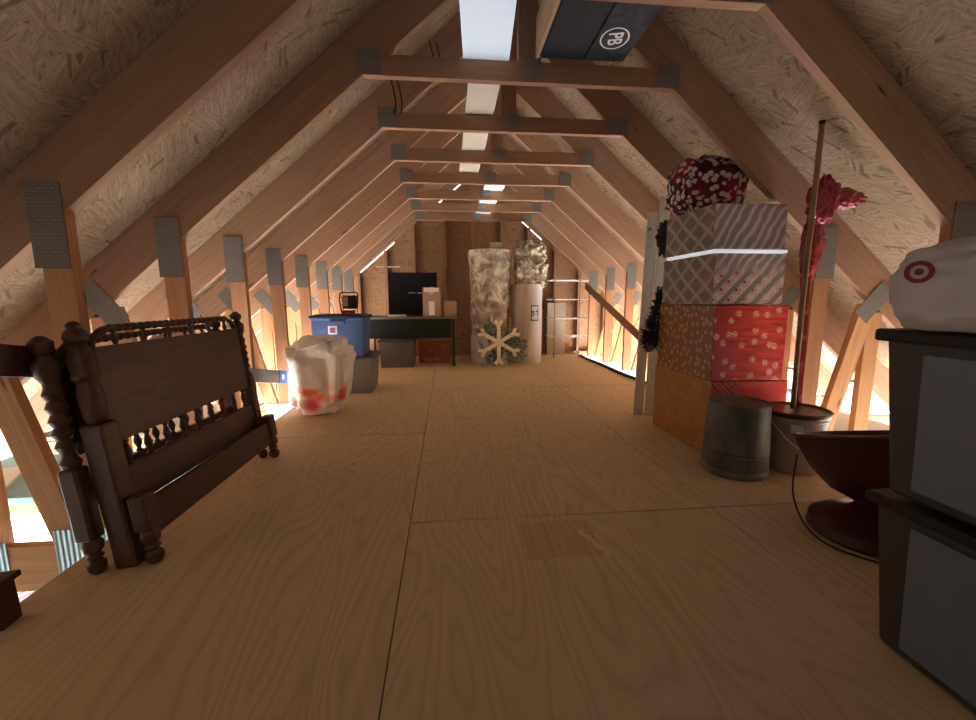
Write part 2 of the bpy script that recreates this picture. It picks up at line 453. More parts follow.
# black case with round emblem
m_case = simple('navy_case', (.020,.026,.040), .6, var=.2, sc=40)
def speck_mat():
    g = G('speckled_case', .6)
    n = g.noise(g.tc.outputs['Object'], 22, 3)
    g.col(g.ramp(n, [(.45, (.018,.022,.034)), (.70, (.05,.055,.065))])); return g.m
m_spk = speck_mat()
m_card = simple('cardboard', (.50,.34,.21), .85, var=.1)
m_ink = simple('white_print', (.86,.87,.88), .6, var=.02)
t = thing('storage_case', 'black storage case with round white PB emblem, lying on the nearest ties', 'case', (.72, 1.66, tz))
bm = NB(); b2(bm, (-.27, -.50, 0), (-.067, .47, .16)); obj('case_body', bm, m_case, t, bev=.006)
bm = NB(); b2(bm, (-.062, -.50, .0), (.13, .47, .16)); case_lid = obj('case_lid', bm, m_spk, t, bev=.006)
bm = NB(); b2(bm, (-.29, -.50, .0), (-.275, .47, .17)); obj('cardboard_side', bm, m_card, t)
def ring(bm, rx, ry, w, n=48):
    a = [bm.verts.new((rx*math.cos(2*PI*i/n), ry*math.sin(2*PI*i/n), 0)) for i in range(n)]
    b = [bm.verts.new(((rx-w)*math.cos(2*PI*i/n), (ry-w)*math.sin(2*PI*i/n), 0)) for i in range(n)]
    for i in range(n): bm.faces.new([a[i], a[(i+1)%n], b[(i+1)%n], b[i]])
def text_bm(s, size):
    cu = bpy.data.curves.new('t', 'FONT'); cu.body = s; cu.size = size; cu.align_x = 'CENTER'; cu.align_y = 'CENTER'; cu.offset = size*.02
    o = bpy.data.objects.new('t', cu); C.objects.link(o)
    bpy.context.view_layer.update()
    me = bpy.data.meshes.new_from_object(o.evaluated_get(bpy.context.evaluated_depsgraph_get()))
    C.objects.unlink(o); bpy.data.objects.remove(o)
    bm = NB(); bm.from_mesh(me); return bm
bm = text_bm('PB', .085); ring(bm, .078, .062, .007)
# seen from below: face down (-z)
obj('emblem', bm, m_ink, case_lid, loc=(.018, .29, -.0015), rot=(PI, 0, PI/2-.25))

# ------------------------------------------------------------------ bed frames (left)
def darkwood(name='mahogany', a=(.035,.012,.007), b=(.085,.030,.016)):
    g = G(name, .38, spec=.45); v = g.tc.outputs['Object']
    n = g.noise(g.map((14, 2, 14), src=v), 2.5, 4, .8)
    g.col(g.ramp(n, [(.3, a), (.75, b)])); g.bump(n, .1, .003); return g.m
m_bed = darkwood(); m_bedp = darkwood('turned_mahogany', (.05,.022,.012), (.12,.052,.028))
POST = [(0,.012),(.03,.021),(.06,.024),(.09,.018),(.12,.022),(.15,.016),(.17,.020)]
def rope(t0, t1, n, r0, r1):
    out = []
    for i in range(n*4+1):
        t = t0+(t1-t0)*i/(n*4); out.append((t, r0+(r1-r0)*(.5-.5*math.cos(2*PI*i/4))))
    return out
def post(parent, y, h, x=0, r=1.0, rope_top=True, foot=True, bw=.027, bt=.56):
    """square lower block carrying a turned foot and a turned top with finial"""
    fz = .15*h if foot else .002
    bm = NB(); b2(bm, (x-bw*r, y-bw*r, fz-.002), (x+bw*r, y+bw*r, bt*h)); blk = obj('post', bm, m_bedp, parent, bev=.008)
    if foot:
        bm = NB(); turned(bm, (x, y, 0), (x, y, fz), [(0,.016*r),(.10,.024*r),(.28,.026*r),(.40,.016*r),(.48,.024*r),(.58,.017*r),(.68,.027*r),(.85,.030*r),(1,.022*r)])
        obj('foot', bm, m_bedp, blk, smooth=True)
    bm = NB()
    if rope_top:
        pr = [(0,.020*r),(.05,.028*r),(.1,.018*r)] + rope(.13,.62,5,.019*r,.028*r)+[(.66,.020*r),(.70,.030*r),(.80,.034*r),(.84,.022*r),(.86,.016*r),(.89,.028*r),(.95,.030*r),(.985,.016*r),(1,.006*r)]
    else:
        pr = [(0,.018*r),(.03,.026*r),(.08,.031*r),(.30,.034*r),(.42,.026*r),(.45,.034*r),(.48,.035*r),(.51,.033*r),(.64,.036*r),(.74,.028*r),(.78,.018*r),(.81,.030*r),(.86,.033*r),(.91,.026*r),(.93,.018*r),(.96,.020*r),(.985,.014*r),(1,.006*r)]
    turned(bm, (x, y, bt*h-.002), (x, y, h), pr); obj('finial', bm, m_bedp, blk, smooth=True)
SP = [(0,.006),(.10,.012),(.2,.006),(.3,.009),(.5,.014),(.7,.009),(.8,.006),(.9,.012),(1,.006)]
def headboard(label, loc, lean, yaw, L, h, full=True, panel=(.44,.80), low=(.13,.36), group=None, rt=False, ptop=.7):
    t = thing('headboard', label, 'headboard', loc, (0, lean, yaw))
    if rt:
        post(t, 0, h, rope_top=True, bt=.46); post(t, L, h, rope_top=True, r=.9)
    else:
        post(t, 0, h, rope_top=False, foot=False, bw=.034, bt=.60); post(t, L, h, rope_top=True, r=.9)
    # arched turned top rail
    pts = [(0, .03, h*.86), (0, .05, h*.92), (0, .10, h*.955)] + [(0, .10+(L-.2)*i/30, h*.962) for i in range(1, 30)] + [(0, L-.10, h*.955), (0, L-.05, h*.92), (0, L-.03, h*.84)]
    path = catmull(pts, 3); bm = NB()
    n = len(path); tube(bm, path, .013, 10, rad=lambda u: .0125+.0025*math.sin(u*2*PI*24))
    obj('top_rail', bm, m_bed, t, smooth=True)
    bm = NB(); b2(bm, (-.010, .026, panel[0]*h), (.010, L-.026, panel[1]*h+.05)); obj('panel', bm, m_bed, t, bev=.004)
    for i in range(6):
        y = .14+(L-.26)*i/5
        bm = NB(); turned(bm, (0, y, panel[1]*h+.05), (0, y, h*.955), [(0,.006),(.3,.011),(.6,.006),(1,.008)], 8); obj('rail_bead', bm, m_bedp, t, smooth=True)
    for i in range(9):
        y = .08+(L-.16)*i/8
        bm = NB(); turned(bm, (0, y, low[1]*h-.004), (0, y, panel[0]*h+.004), SP, 10); obj('spindle', bm, m_bedp, t, smooth=True)
    bm = NB(); b2(bm, (-.011, .026, low[0]*h), (.011, L-.026, low[1]*h)); obj('lower_panel', bm, m_bed, t, bev=.004)
    return t
headboard('dark wooden headboard with solid panels and square posts, front one of the leaning pair', (-1.028, 1.385, 0), -.11, -.03, .93, .79, panel=(.50,.83), low=(.222,.39))
headboard('dark wooden headboard with rope-turned posts, behind the front headboard', (-1.104, 1.345, 0), -.095, -.005, .93, .75, rt=True, panel=(.50,.82), low=(.27,.40))
# low footboard in front
t = thing('footboard', 'low dark wooden footboard with turned feet, in front of the headboards', 'footboard', (-.960, 1.385, 0), (0, -.11, -.02))
for y in (0, .93):
    bm = NB(); turned(bm, (0, y, 0), (0, y, .115), [(0,.016),(.10,.025),(.28,.027),(.40,.016),(.48,.025),(.58,.018),(.68,.028),(.85,.030),(1,.024)]); obj('foot', bm, m_bedp, t, smooth=True)
    bm = NB(); b2(bm, (-.028, y-.028, .113), (.028, y+.028, .235)); obj('post_block', bm, m_bedp, t, bev=.009)
bm = NB(); b2(bm, (-.012, .028, .085), (.012, .902, .205)); obj('rail_board', bm, m_bed, t, bev=.004)
# long side rail with blue tape
t = thing('bed_rail', 'long dark bed side rail with blue tape on its far end, leaning past the headboards', 'bed rail', (-1.208, 1.0, .742), (0,0,0))
a = Vector((0, 0, 0)); b = Vector((.0, 2.26, -.472))
board('rail_board', a, b, .088, .02, m_bed, t)
d = (b-a).normalized()
tp = board('tape', b-d*.14, b+d*.004, .094, .026, simple('blue_tape', (.03,.16,.55), .5), t, label='blue tape band')
bm = NB(); box(bm, (.06,0,0), (.035,.035,.029)); obj('tape_label', bm, m_ink, tp, label='small white square label')
# stub of another bed piece, extreme left
t = thing('bed_post_stub', 'dark bed post end with a ledge at the lower left edge', 'bed post', (-1.185, 1.13, 0), (0, -.05, .1))
bm = NB(); b2(bm, (-.03,-.03,0), (.03,.03,.115)); obj('post_block', bm, m_bed, t, bev=.004)
bm = NB(); b2(bm, (-.03,-.035,.115), (.045,.035,.132)); obj('ledge', bm, m_bed, t, bev=.004)
bm = NB(); turned(bm, (-.005,0,.132), (-.02,0,.30), [(0,.022),(.2,.028),(.4,.016),(.6,.026),(1,.012)]); obj('turned_top', bm, m_bedp, t, smooth=True)

# ------------------------------------------------------------------ stuff on the chords, left and right voids
m_ltblue = simple('pale_blue_foam', (.35,.66,.78), .7, var=.05)
def slab(name, a, b, mat, lab, cat, rot=0, piv=None):
    bm = NB(); c = [(a[i]+b[i])/2 for i in range(3)]; s = [abs(b[i]-a[i]) for i in range(3)]
    box(bm, (0,0,0), s); o = obj(name, bm, mat, loc=c, rot=(0,0,rot), bev=.002); return tag(o, lab, cat)
slab('foam_board', (-2.35, 1.9, -.018), (-1.7, 2.45, .012), m_ltblue, 'pale blue foam board lying across the left ceiling joists', 'board')
slab('white_plank', (-1.95, 1.25, .013), (-1.85, 2.3, .028), m_ink, 'white plank lying across the left ceiling joists', 'plank', .5)
def poster_mat():
    g = G('printed_panel', .5); X, Y, Z = g.sep()
    w = g.n('ShaderNodeTexWave'); g.L.new(g.map((1,1,1), rot=(0,0,.9)), w.inputs['Vector']); w.inputs['Scale'].default_value = 3.2
    g.col(g.ramp(w.outputs['Fac'], [(0, (.85,.86,.88)), (.45, (.85,.86,.88)), (.5, (.75,.12,.30)), (.75, (.8,.25,.42)), (.8, (.9,.9,.92))], 'CONSTANT')); return g.m
slab('printed_panel', (-1.74, 1.60, -.30), (-1.28, 2.0, -.28), poster_mat(), 'white panel with pink and red print, in the left eave by the nearest post', 'panel', .35)
slab('plywood_scrap', (-2.6, 2.8, -.016), (-1.5, 3.6, .0), m_dry, 'pale board lying in the left eave beyond the headboards', 'board')
slab('white_sheet', (2.2, 2.2, -.016), (2.95, 3.1, .0), m_dry, 'white sheet in the right eave behind the maroon bowl', 'sheet')
m_bluegray = simple('blue_gray_pipe', (.25,.38,.45), .6)
bm = NB(); tube(bm, catmull([(2.3, 3.3, .04), (2.6, 3.2, .10), (2.9, 3.25, .04)]), .045, 12); tag(obj('blue_bundle', bm, m_bluegray, smooth=True), 'blue gray bundle lying in the right eave', 'bundle')

# ------------------------------------------------------------------ plastic bag, totes, heater (left middle)
def bag_mat(name, red=True):
    g = G(name, .35, spec=.5); o = g.tc.outputs['Object']
    n = g.noise(o, 7, 5, 1.5)
    c = g.ramp(n, [(.3, (.78,.73,.66)), (.6, (.92,.88,.82))])
    if red:
        X, Y, Z = g.sep()
        n2 = g.noise(g.map((3.5, 3.5, 7)), 1.0, 3, 1.2)
        band = g.ramp(Z, [(.09, (0,0,0)), (.13, (1,1,1)), (.19, (1,1,1)), (.26, (0,0,0))])
        f = g.math('MULTIPLY', band, g.ramp(n2, [(.40, (0,0,0)), (.56, (1,1,1))]))
        c = g.mix(c, (.90,.20,.10), f)
        sp = g.n('ShaderNodeVectorMath'); sp.operation = 'DISTANCE'; g.L.new(o, sp.inputs[0]); sp.inputs[1].default_value = (-.02, -.17, .085)
        c = g.mix(c, (.75,.06,.16), g.ramp(sp.outputs['Value'], [(.03, (1,1,1)), (.08, (0,0,0))]))
    g.col(c); g.bump(g.noise(g.map((7,7,7)), 1.3, 3, 1.5), .35, .02)
    return g.m
t = thing('plastic_bag', 'white plastic bag holding orange and red items, left of the blue tote', 'bag', (-.955, 3.27, 0))
bm = NB(); r = bmesh.ops.create_icosphere(bm, subdivisions=5, radius=1)
for v in r['verts']:
    p = v.co.copy(); p = Vector([math.copysign(abs(x)**e_, x) for x, e_ in zip(p, (.55,.6,.42))])
    w = .205+.03*p.z
    q = Vector((p.x*w, p.y*.17, .275+p.z*.27))
    q += v.co*(.05*noise.noise(v.co*2.2)+.022*abs(noise.noise(v.co*4+Vector((3,1,2)))))
    if v.co.z > .3: q.z += .06*noise.noise(Vector((v.co.x*4, v.co.y*3, 7)))
    q.z = max(q.z, .002); v.co = q
obj('bag_film', bm, bag_mat('clear_bag_with_orange'), t, smooth=True)
bm = NB(); blob(bm, (.04, -.0, .55), (.09,.07,.035), 3, .3, 3, 4, fold=.3); obj('bag_knot', bm, bag_mat('bag_film_plain', False), t, smooth=True)

def tote(name, label, loc, sx, sy, h, mat, lidm, rot=0, flare=.9, ribs=True, group=None):
    """tapered plastic tote with a lid that overhangs"""
    t = thing(name, label, 'storage tote', loc, (0,0,rot), group)
    bm = NB(); lv = []
    for z, f in ((0, flare-.03), (.012, flare), (h*.9, .965), (h*.9, 1.0), (h-.02, 1.0)):
        x, y = sx/2*f, sy/2*f; lv.append([bm.verts.new(p) for p in ((-x,-y,z),(x,-y,z),(x,y,z),(-x,y,z))])
    for a, b in zip(lv, lv[1:]):
        for i in range(4): bm.faces.new([a[i], a[(i+1)%4], b[(i+1)%4], b[i]])
    bm.faces.new(lv[0][::-1]); bm.faces.new(lv[-1])
    tub = obj('tub', bm, mat, t, bev=.008)
    bm = NB(); box(bm, (0,0,h-.012), (sx*1.04, sy*1.04, .024)); box(bm, (0,0,h+.002), (sx*.9, sy*.9, .012)); obj('lid', bm, lidm, t, bev=.005)
    if ribs:
        for s in (-1, 1):
            bm = NB(); box(bm, (0, s*(sy/2+.006), h*.84), (sx*.3, .02, .03)); obj('handle', bm, mat, tub, bev=.004)
    return t
m_bluetote = simple('blue_plastic', (.075,.15,.36), .4, var=.06, spec=.5)
m_graytote = simple('gray_plastic', (.22,.225,.215), .5, var=.05)
m_dkgray = simple('charcoal_plastic', (.055,.058,.062), .5, var=.08)
tb = tote('blue_tote', 'blue plastic tote with a white label, stacked behind the plastic bag', (-.945, 3.98, .345), .45, .38, .36, m_bluetote, simple('gray_lid', (.03,.05,.12), .5))
bm = NB(); box(bm, (0,0,0), (.075,.003,.075)); obj('label_sheet', bm, m_ink, tb, loc=(-.04,-.189,.235))
bm = NB(); box(bm, (0,0,0), (.045,.002,.045)); obj('label_mark', bm, simple('label_red', (.45,.15,.35), .6), tb, loc=(-.04,-.1915,.235))
tote('gray_tote', 'gray plastic tote under the blue tote, behind the plastic bag', (-.915, 4.05, 0), .50, .42, .34, m_graytote, m_dkgray)
# work light / lantern on the tote
t = thing('work_light', 'black work light in a wire cage on the blue tote', 'work light', (-.885, 3.98, .713))
t.scale = (.85,.85,.92)
bm = NB(); box(bm, (0,0,.02), (.13,.09,.03)); obj('base', bm, simple('red_plastic', (.35,.03,.03), .5), t, bev=.006)
bm = NB(); box(bm, (.02,0,.115), (.14,.07,.13)); obj('housing', bm, m_black, t, bev=.01)
bm = NB(); box(bm, (-.025,-.036,.12), (.06,.004,.09)); obj('lens', bm, simple('lens', (.40,.38,.33), .3), t)
bm = NB(); tube(bm, catmull([(-.07,0,.01), (-.085,0,.12), (-.075,0,.20), (0,0,.205), (.095,0,.205), (.10,0,.12), (.09,0,.01)], 5), .007, 8); obj('handle', bm, m_black, t, smooth=True)
for z in (.09, .16):
    bm = NB(); tube(bm, [(-.083,-.01,z), (-.05,-.05,z)], .004, 6); obj('cage_wire', bm, m_black, t)

# ------------------------------------------------------------------ folding table at the back
m_tbl = simple('table_top_gray', (.16,.155,.15), .5); m_tblk = simple('black_cloth', (.010,.013,.014), .7, var=.3)
t = thing('folding_table', 'black folding table against the far gable wall', 'table', (-.42, 5.60, 0))
bm = NB(); b2(bm, (-.62,-.28,.600), (.54,.26,.628)); obj('tabletop', bm, m_tbl, t, bev=.006)
bm = NB(); b2(bm, (-.61,-.272,.36), (.47,-.262,.600)); obj('apron', bm, m_tblk, t, bev=.003)
for x, y in ((-.55,-.24),(.50,-.24),(-.55,.22),(.50,.22)):
    bm = NB(); tube(bm, [(x,y,.0), (x,y,.60)], .014, 8); obj('leg', bm, m_black, t)
bm = NB(); tube(bm, [(.50,-.24,.12), (.50,.22,.12)], .01, 8); obj('stretcher', bm, m_black, t)
bm = NB(); tube(bm, [(.50,-.24,.09), (.50,-.28,.02)], .018, 8); obj('foot_cap', bm, m_black, t)
t = thing('flat_screen', 'black flat screen television standing on the folding table', 'television', (-.43, 5.62, .628))
bm = NB(); b2(bm, (-.31,-.02,.02), (.31,.02,.55)); obj('screen', bm, simple('black_glass', (.008,.010,.013), .55, spec=.2), t, bev=.006)
bm = NB(); b2(bm, (-.12,-.07,0), (.12,.07,.02)); obj('stand', bm, m_black, t, bev=.004)
bm = NB(); b2(bm, (-.06,-.024,.287), (.03,-.021,.297)); b2(bm, (.06,-.024,.287), (.12,-.021,.297)); obj('chrome_badge', bm, simple('badge', (.55,.58,.6), .3), t)
def carton(label, loc, s, rot=0, tape=True, mat=None):
    t = thing('cardboard_box', label, 'box', loc, (0,0,rot))
    bm = NB(); box(bm, (0,0,s[2]/2), s); cb = obj('carton', bm, mat or m_card, t, bev=.003)
    if tape:
        bm = NB(); box(bm, (0,0,s[2]+.001), (s[0]*.22, s[1], .002)); box(bm, (0,-s[1]/2-.001,s[2]*.88), (s[0]*.22,.002,s[2]*.24)); obj('tape', bm, m_crm, cb)
    return t
c_ = carton('tall brown cardboard box standing in front of the television', (-.185, 5.45, .628), (.215,.16,.36))
bm = NB(); box(bm, (-.0,-.083,.10), (.07,.003,.17)); obj('shipping_label', bm, m_ink, c_)
bm = NB(); box(bm, (-.0,-.083,.325), (.18,.003,.05)); obj('top_strip', bm, m_ink, c_)
carton('small brown cardboard box at the right end of the folding table', (.045, 5.47, .628), (.16,.15,.19), tape=False)
bm = NB(); box(bm, (0,0,0), (.22,.16,.02)); tag(obj('paper_stack', bm, m_crm, loc=(-.62, 5.42, .639), rot=(0,0,.2)), 'cream papers lying on the left end of the folding table', 'papers')
tote('gray_tote', 'gray tote under the left half of the folding table', (-.62, 5.46, 0), .44, .36, .34, simple('taupe_plastic', (.12,.12,.105), .5), m_dkgray)
t = thing('orange_box', 'orange brown printed box under the folding table', 'box', (-.17, 5.76, 0))
bm = NB(); box(bm, (0,0,.14), (.42,.2,.28)); 
def orange_mat():
    g = G('orange_print', .6); v = g.n('ShaderNodeTexVoronoi'); g.L.new(g.map((9,9,9)), v.inputs['Vector']); v.inputs['Scale'].default_value = 1
    g.col(g.ramp(v.outputs['Distance'], [(.2, (.62,.22,.07)), (.5, (.36,.12,.05))])); return g.m
obj('carton', bm, orange_mat(), t, bev=.003)

# ------------------------------------------------------------------ insulation rolls
def fluff(name, a, b):
    g = G(name, .95, spec=.1); o = g.tc.outputs['Object']
    n = g.noise(o, 8, 7, .7, .68)
    X, Y, Z = g.sep()
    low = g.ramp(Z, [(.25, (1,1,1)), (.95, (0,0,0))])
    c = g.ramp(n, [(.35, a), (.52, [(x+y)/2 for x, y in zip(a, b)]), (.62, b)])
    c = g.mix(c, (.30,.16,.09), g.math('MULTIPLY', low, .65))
    g.col(c); g.bump(n, .9, .03); return g.m
m_fl = fluff('fibreglass', (.22,.15,.09), (.92,.88,.74))
def rollmesh(r, z0, z1, amp, seed, taper=0, nseg=40, nz=26):
    bm = NB(); rings = []
    for j in range(nz+1):
        z = z0+(z1-z0)*j/nz; ring = []
        for i in range(nseg):
            a = 2*PI*i/nseg; p = Vector((math.cos(a), math.sin(a), z*4))
            rr = (r+taper*(z-z0))*(1+amp*noise.noise(p*1.6+Vector((seed,0,0)))+amp*.6*noise.noise(p*4+Vector((seed,0,0))))
            ring.append(bm.verts.new((rr*math.cos(a), rr*math.sin(a), z)))
        rings.append(ring)
    for A, B in zip(rings, rings[1:]):
        for i in range(nseg): bm.faces.new([A[i], A[(i+1)%nseg], B[(i+1)%nseg], B[i]])
    for ring, zc in ((rings[0], z0), (rings[-1], z1+.01)):
        c = bm.verts.new((0,0,zc))
        for i in range(nseg): bm.faces.new([ring[i], ring[(i+1)%nseg], c])
    return bm
t = thing('insulation_roll', 'tall fluffy insulation roll with a white wrapped base, behind the snowflake', 'insulation roll', (.575, 5.68, 0))
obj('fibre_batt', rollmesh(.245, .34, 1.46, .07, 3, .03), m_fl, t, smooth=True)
obj('white_wrap', rollmesh(.262, .0, .37, .02, 8), simple('white_wrap', (.68,.65,.60), .5, var=.3, sc=10), t, smooth=True)
bm = NB(); lathe(bm, [(.045, 0), (.045, .15)], 16, mat=Matrix.Rotation(PI/2, 4, 'Y') @ Matrix.Translation((0,0,-.08)))
tag(obj('paper_tube', bm, m_crm, smooth=False, loc=(.66, 5.70, 1.53), rot=(0,0,.1)), 'small cream roll lying on top of the tall insulation roll', 'roll')
bm = NB()
def kraft_mat():
    g = G('kraft_wrap', .35, spec=.5); X, Y, Z = g.sep()
    n = g.noise(g.map((14, 14, 2)), 1.2, 3)
    c = g.ramp(n, [(.3, (.42,.33,.24)), (.7, (.62,.53,.43))])
    g.col(g.mix(c, (.55,.56,.60), g.ramp(X, [(0, (0,0,0)), (.12, (.8,.8,.8))]))); g.bump(n, .4, .01); return g.m
t = thing('insulation_pack', 'shiny wrapped insulation pack with a square label and fluffy top, right of the tall roll', 'insulation roll', (1.055, 5.62, 0))
obj('wrapper', rollmesh(.205, 0, 1.03, .02, 5, -.0), kraft_mat(), t, smooth=True)
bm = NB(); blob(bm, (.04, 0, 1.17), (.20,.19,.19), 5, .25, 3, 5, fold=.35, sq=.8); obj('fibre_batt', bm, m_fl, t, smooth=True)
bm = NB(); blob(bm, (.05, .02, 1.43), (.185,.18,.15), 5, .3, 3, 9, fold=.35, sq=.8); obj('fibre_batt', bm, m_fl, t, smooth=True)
bm = NB()
lab = []
for j in range(2):
    lab.append([bm.verts.new((.212*math.cos(a), .212*math.sin(a), .56+.2*j)) for a in [-1.48+.52*i/6 for i in range(7)]])
for i in range(6): bm.faces.new([lab[0][i], lab[0][i+1], lab[1][i+1], lab[1][i]])
def lab_mat():
    g = G('square_label', .5); X, Y, Z = g.sep()
    def inside(a, lo, hi): return g.math('MULTIPLY', g.math('GREATER_THAN', a, lo), g.math('LESS_THAN', a, hi))
    f = g.math('MULTIPLY', inside(Z, .575, .745), inside(X, .030, .112))
    t2 = g.math('MULTIPLY', inside(Z, .62, .70), g.math('GREATER_THAN', g.noise(g.map((60,60,40)), 1, 1), .5))
    g.col(g.mix((.03,.04,.06), g.mix((.55,.56,.60), (.05,.08,.12), t2), f)); return g.m
obj('label_sheet', bm, lab_mat(), t)

# snowflake decoration
m_snow = simple('cream_wood', (.95,.85,.66), .6, var=.05)
t = thing('snowflake_decoration', 'large cream wooden snowflake leaning against the insulation rolls', 'decoration', (.64, 5.22, .005), (-.10, 0, 0))
R_ = .30
for i in range(6):
    a = PI/2 + i*PI/3 + .0
    d = Vector((math.cos(a), 0, math.sin(a))); c0 = Vector((0,0,R_))
    bm = NB()
    for p, q, w in ((c0, c0+d*R_*.92, .034),):
        pass
    def bar(p, q, w):
        v = q-p; M = Matrix.Translation((p+q)/2) @ Matrix.Rotation(-math.atan2(v.z, v.x), 4, 'Y')
        bmesh.ops.create_cube(bm, size=1, matrix=M @ Matrix.Diagonal((v.length, .018, w, 1)))
    bar(c0, c0+d*R_*.82, .046)
    for sg in (-1, 1):
        e = Matrix.Rotation(sg*.65, 3, 'Y') @ d
        bar(c0+d*R_*.70, c0+d*R_*.70+e*R_*.26, .042)
    obj('snowflake_arm', bm, m_snow, t, bev=.003)
# greenery sprigs behind it
m_sage = simple('sage_leaf', (.22,.29,.22), .7, var=.3)
def leaf(bm, p, d, l, w, up):
    d = Vector(d).normalized(); s = d.cross(Vector(up)).normalized()
    pts = [p, p+d*l*.4+s*w, p+d*l, p+d*l*.4-s*w]
    bm.faces.new([bm.verts.new(q) for q in pts])
t = thing('leafy_garland', 'gray green leafy garland bunched behind the snowflake', 'garland', (.64, 5.30, 0))
for cx, cz, nn, nm in ((.13,.34,90,'leaves'), (.22,.20,90,'leaves'), (-.10,.42,60,'leaves'), (-.05,.10,60,'leaves')):
    bm = NB()
    for i in range(nn):
        p = Vector((cx+random.gauss(0,.06), random.uniform(-.03,.03), max(.02, cz+random.gauss(0,.07))))
        leaf(bm, p, (random.uniform(-1,1), random.uniform(-.6,.1), random.uniform(-1,1)), random.uniform(.05,.09), .014, (random.uniform(-.3,.3),-1,random.uniform(-.3,.3)))
    obj(nm, bm, m_sage, t)
bm = NB()
tube(bm, catmull([(-.15,0,.03), (-.1,0,.3), (.05,0,.4), (.2,0,.3), (.25,0,.03)]), .006, 6); obj('stem', bm, m_sage, t)

# wire shelf and white board panel at the far right
m_wire = simple('white_wire', (.80,.78,.72), .4)
t = thing('wire_shelf', 'white wire shelving unit at the right of the far wall', 'shelf', (1.78, 6.05, 0))
for z in (.30, .56, .83, 1.10):
    bm = NB()
    for y in (-.10, .02, .14): tube(bm, [(-.32, y, z), (.30, y, z)], .008, 6)
    for i in range(7): tube(bm, [(-.30+i*.1, -.10, z), (-.30+i*.1, .14, z)], .003, 5)
    obj('shelf_rack', bm, m_wire, t)
for x in (-.26, .10, .28):
    bm = NB(); tube(bm, [(x, -.11, 0), (x, -.11, 1.28 if x < .2 else 1.12)], .008, 6); obj('upright', bm, simple('wire_upright', (.35,.28,.2), .5), t)
slab('whitewashed_board', (1.50, 6.30, .0), (1.78, 6.33, .78), simple('whitewashed', (.56,.47,.38), .7), 'pale board standing behind the wire shelf', 'board')
bm = NB(); tube(bm, [(-1.0, 6.36, 1.30), (-.66, 6.36, 1.30)], .006, 6); tag(obj('white_rod', bm, m_wire), 'thin white rod on the far wall, left of the television', 'rod')

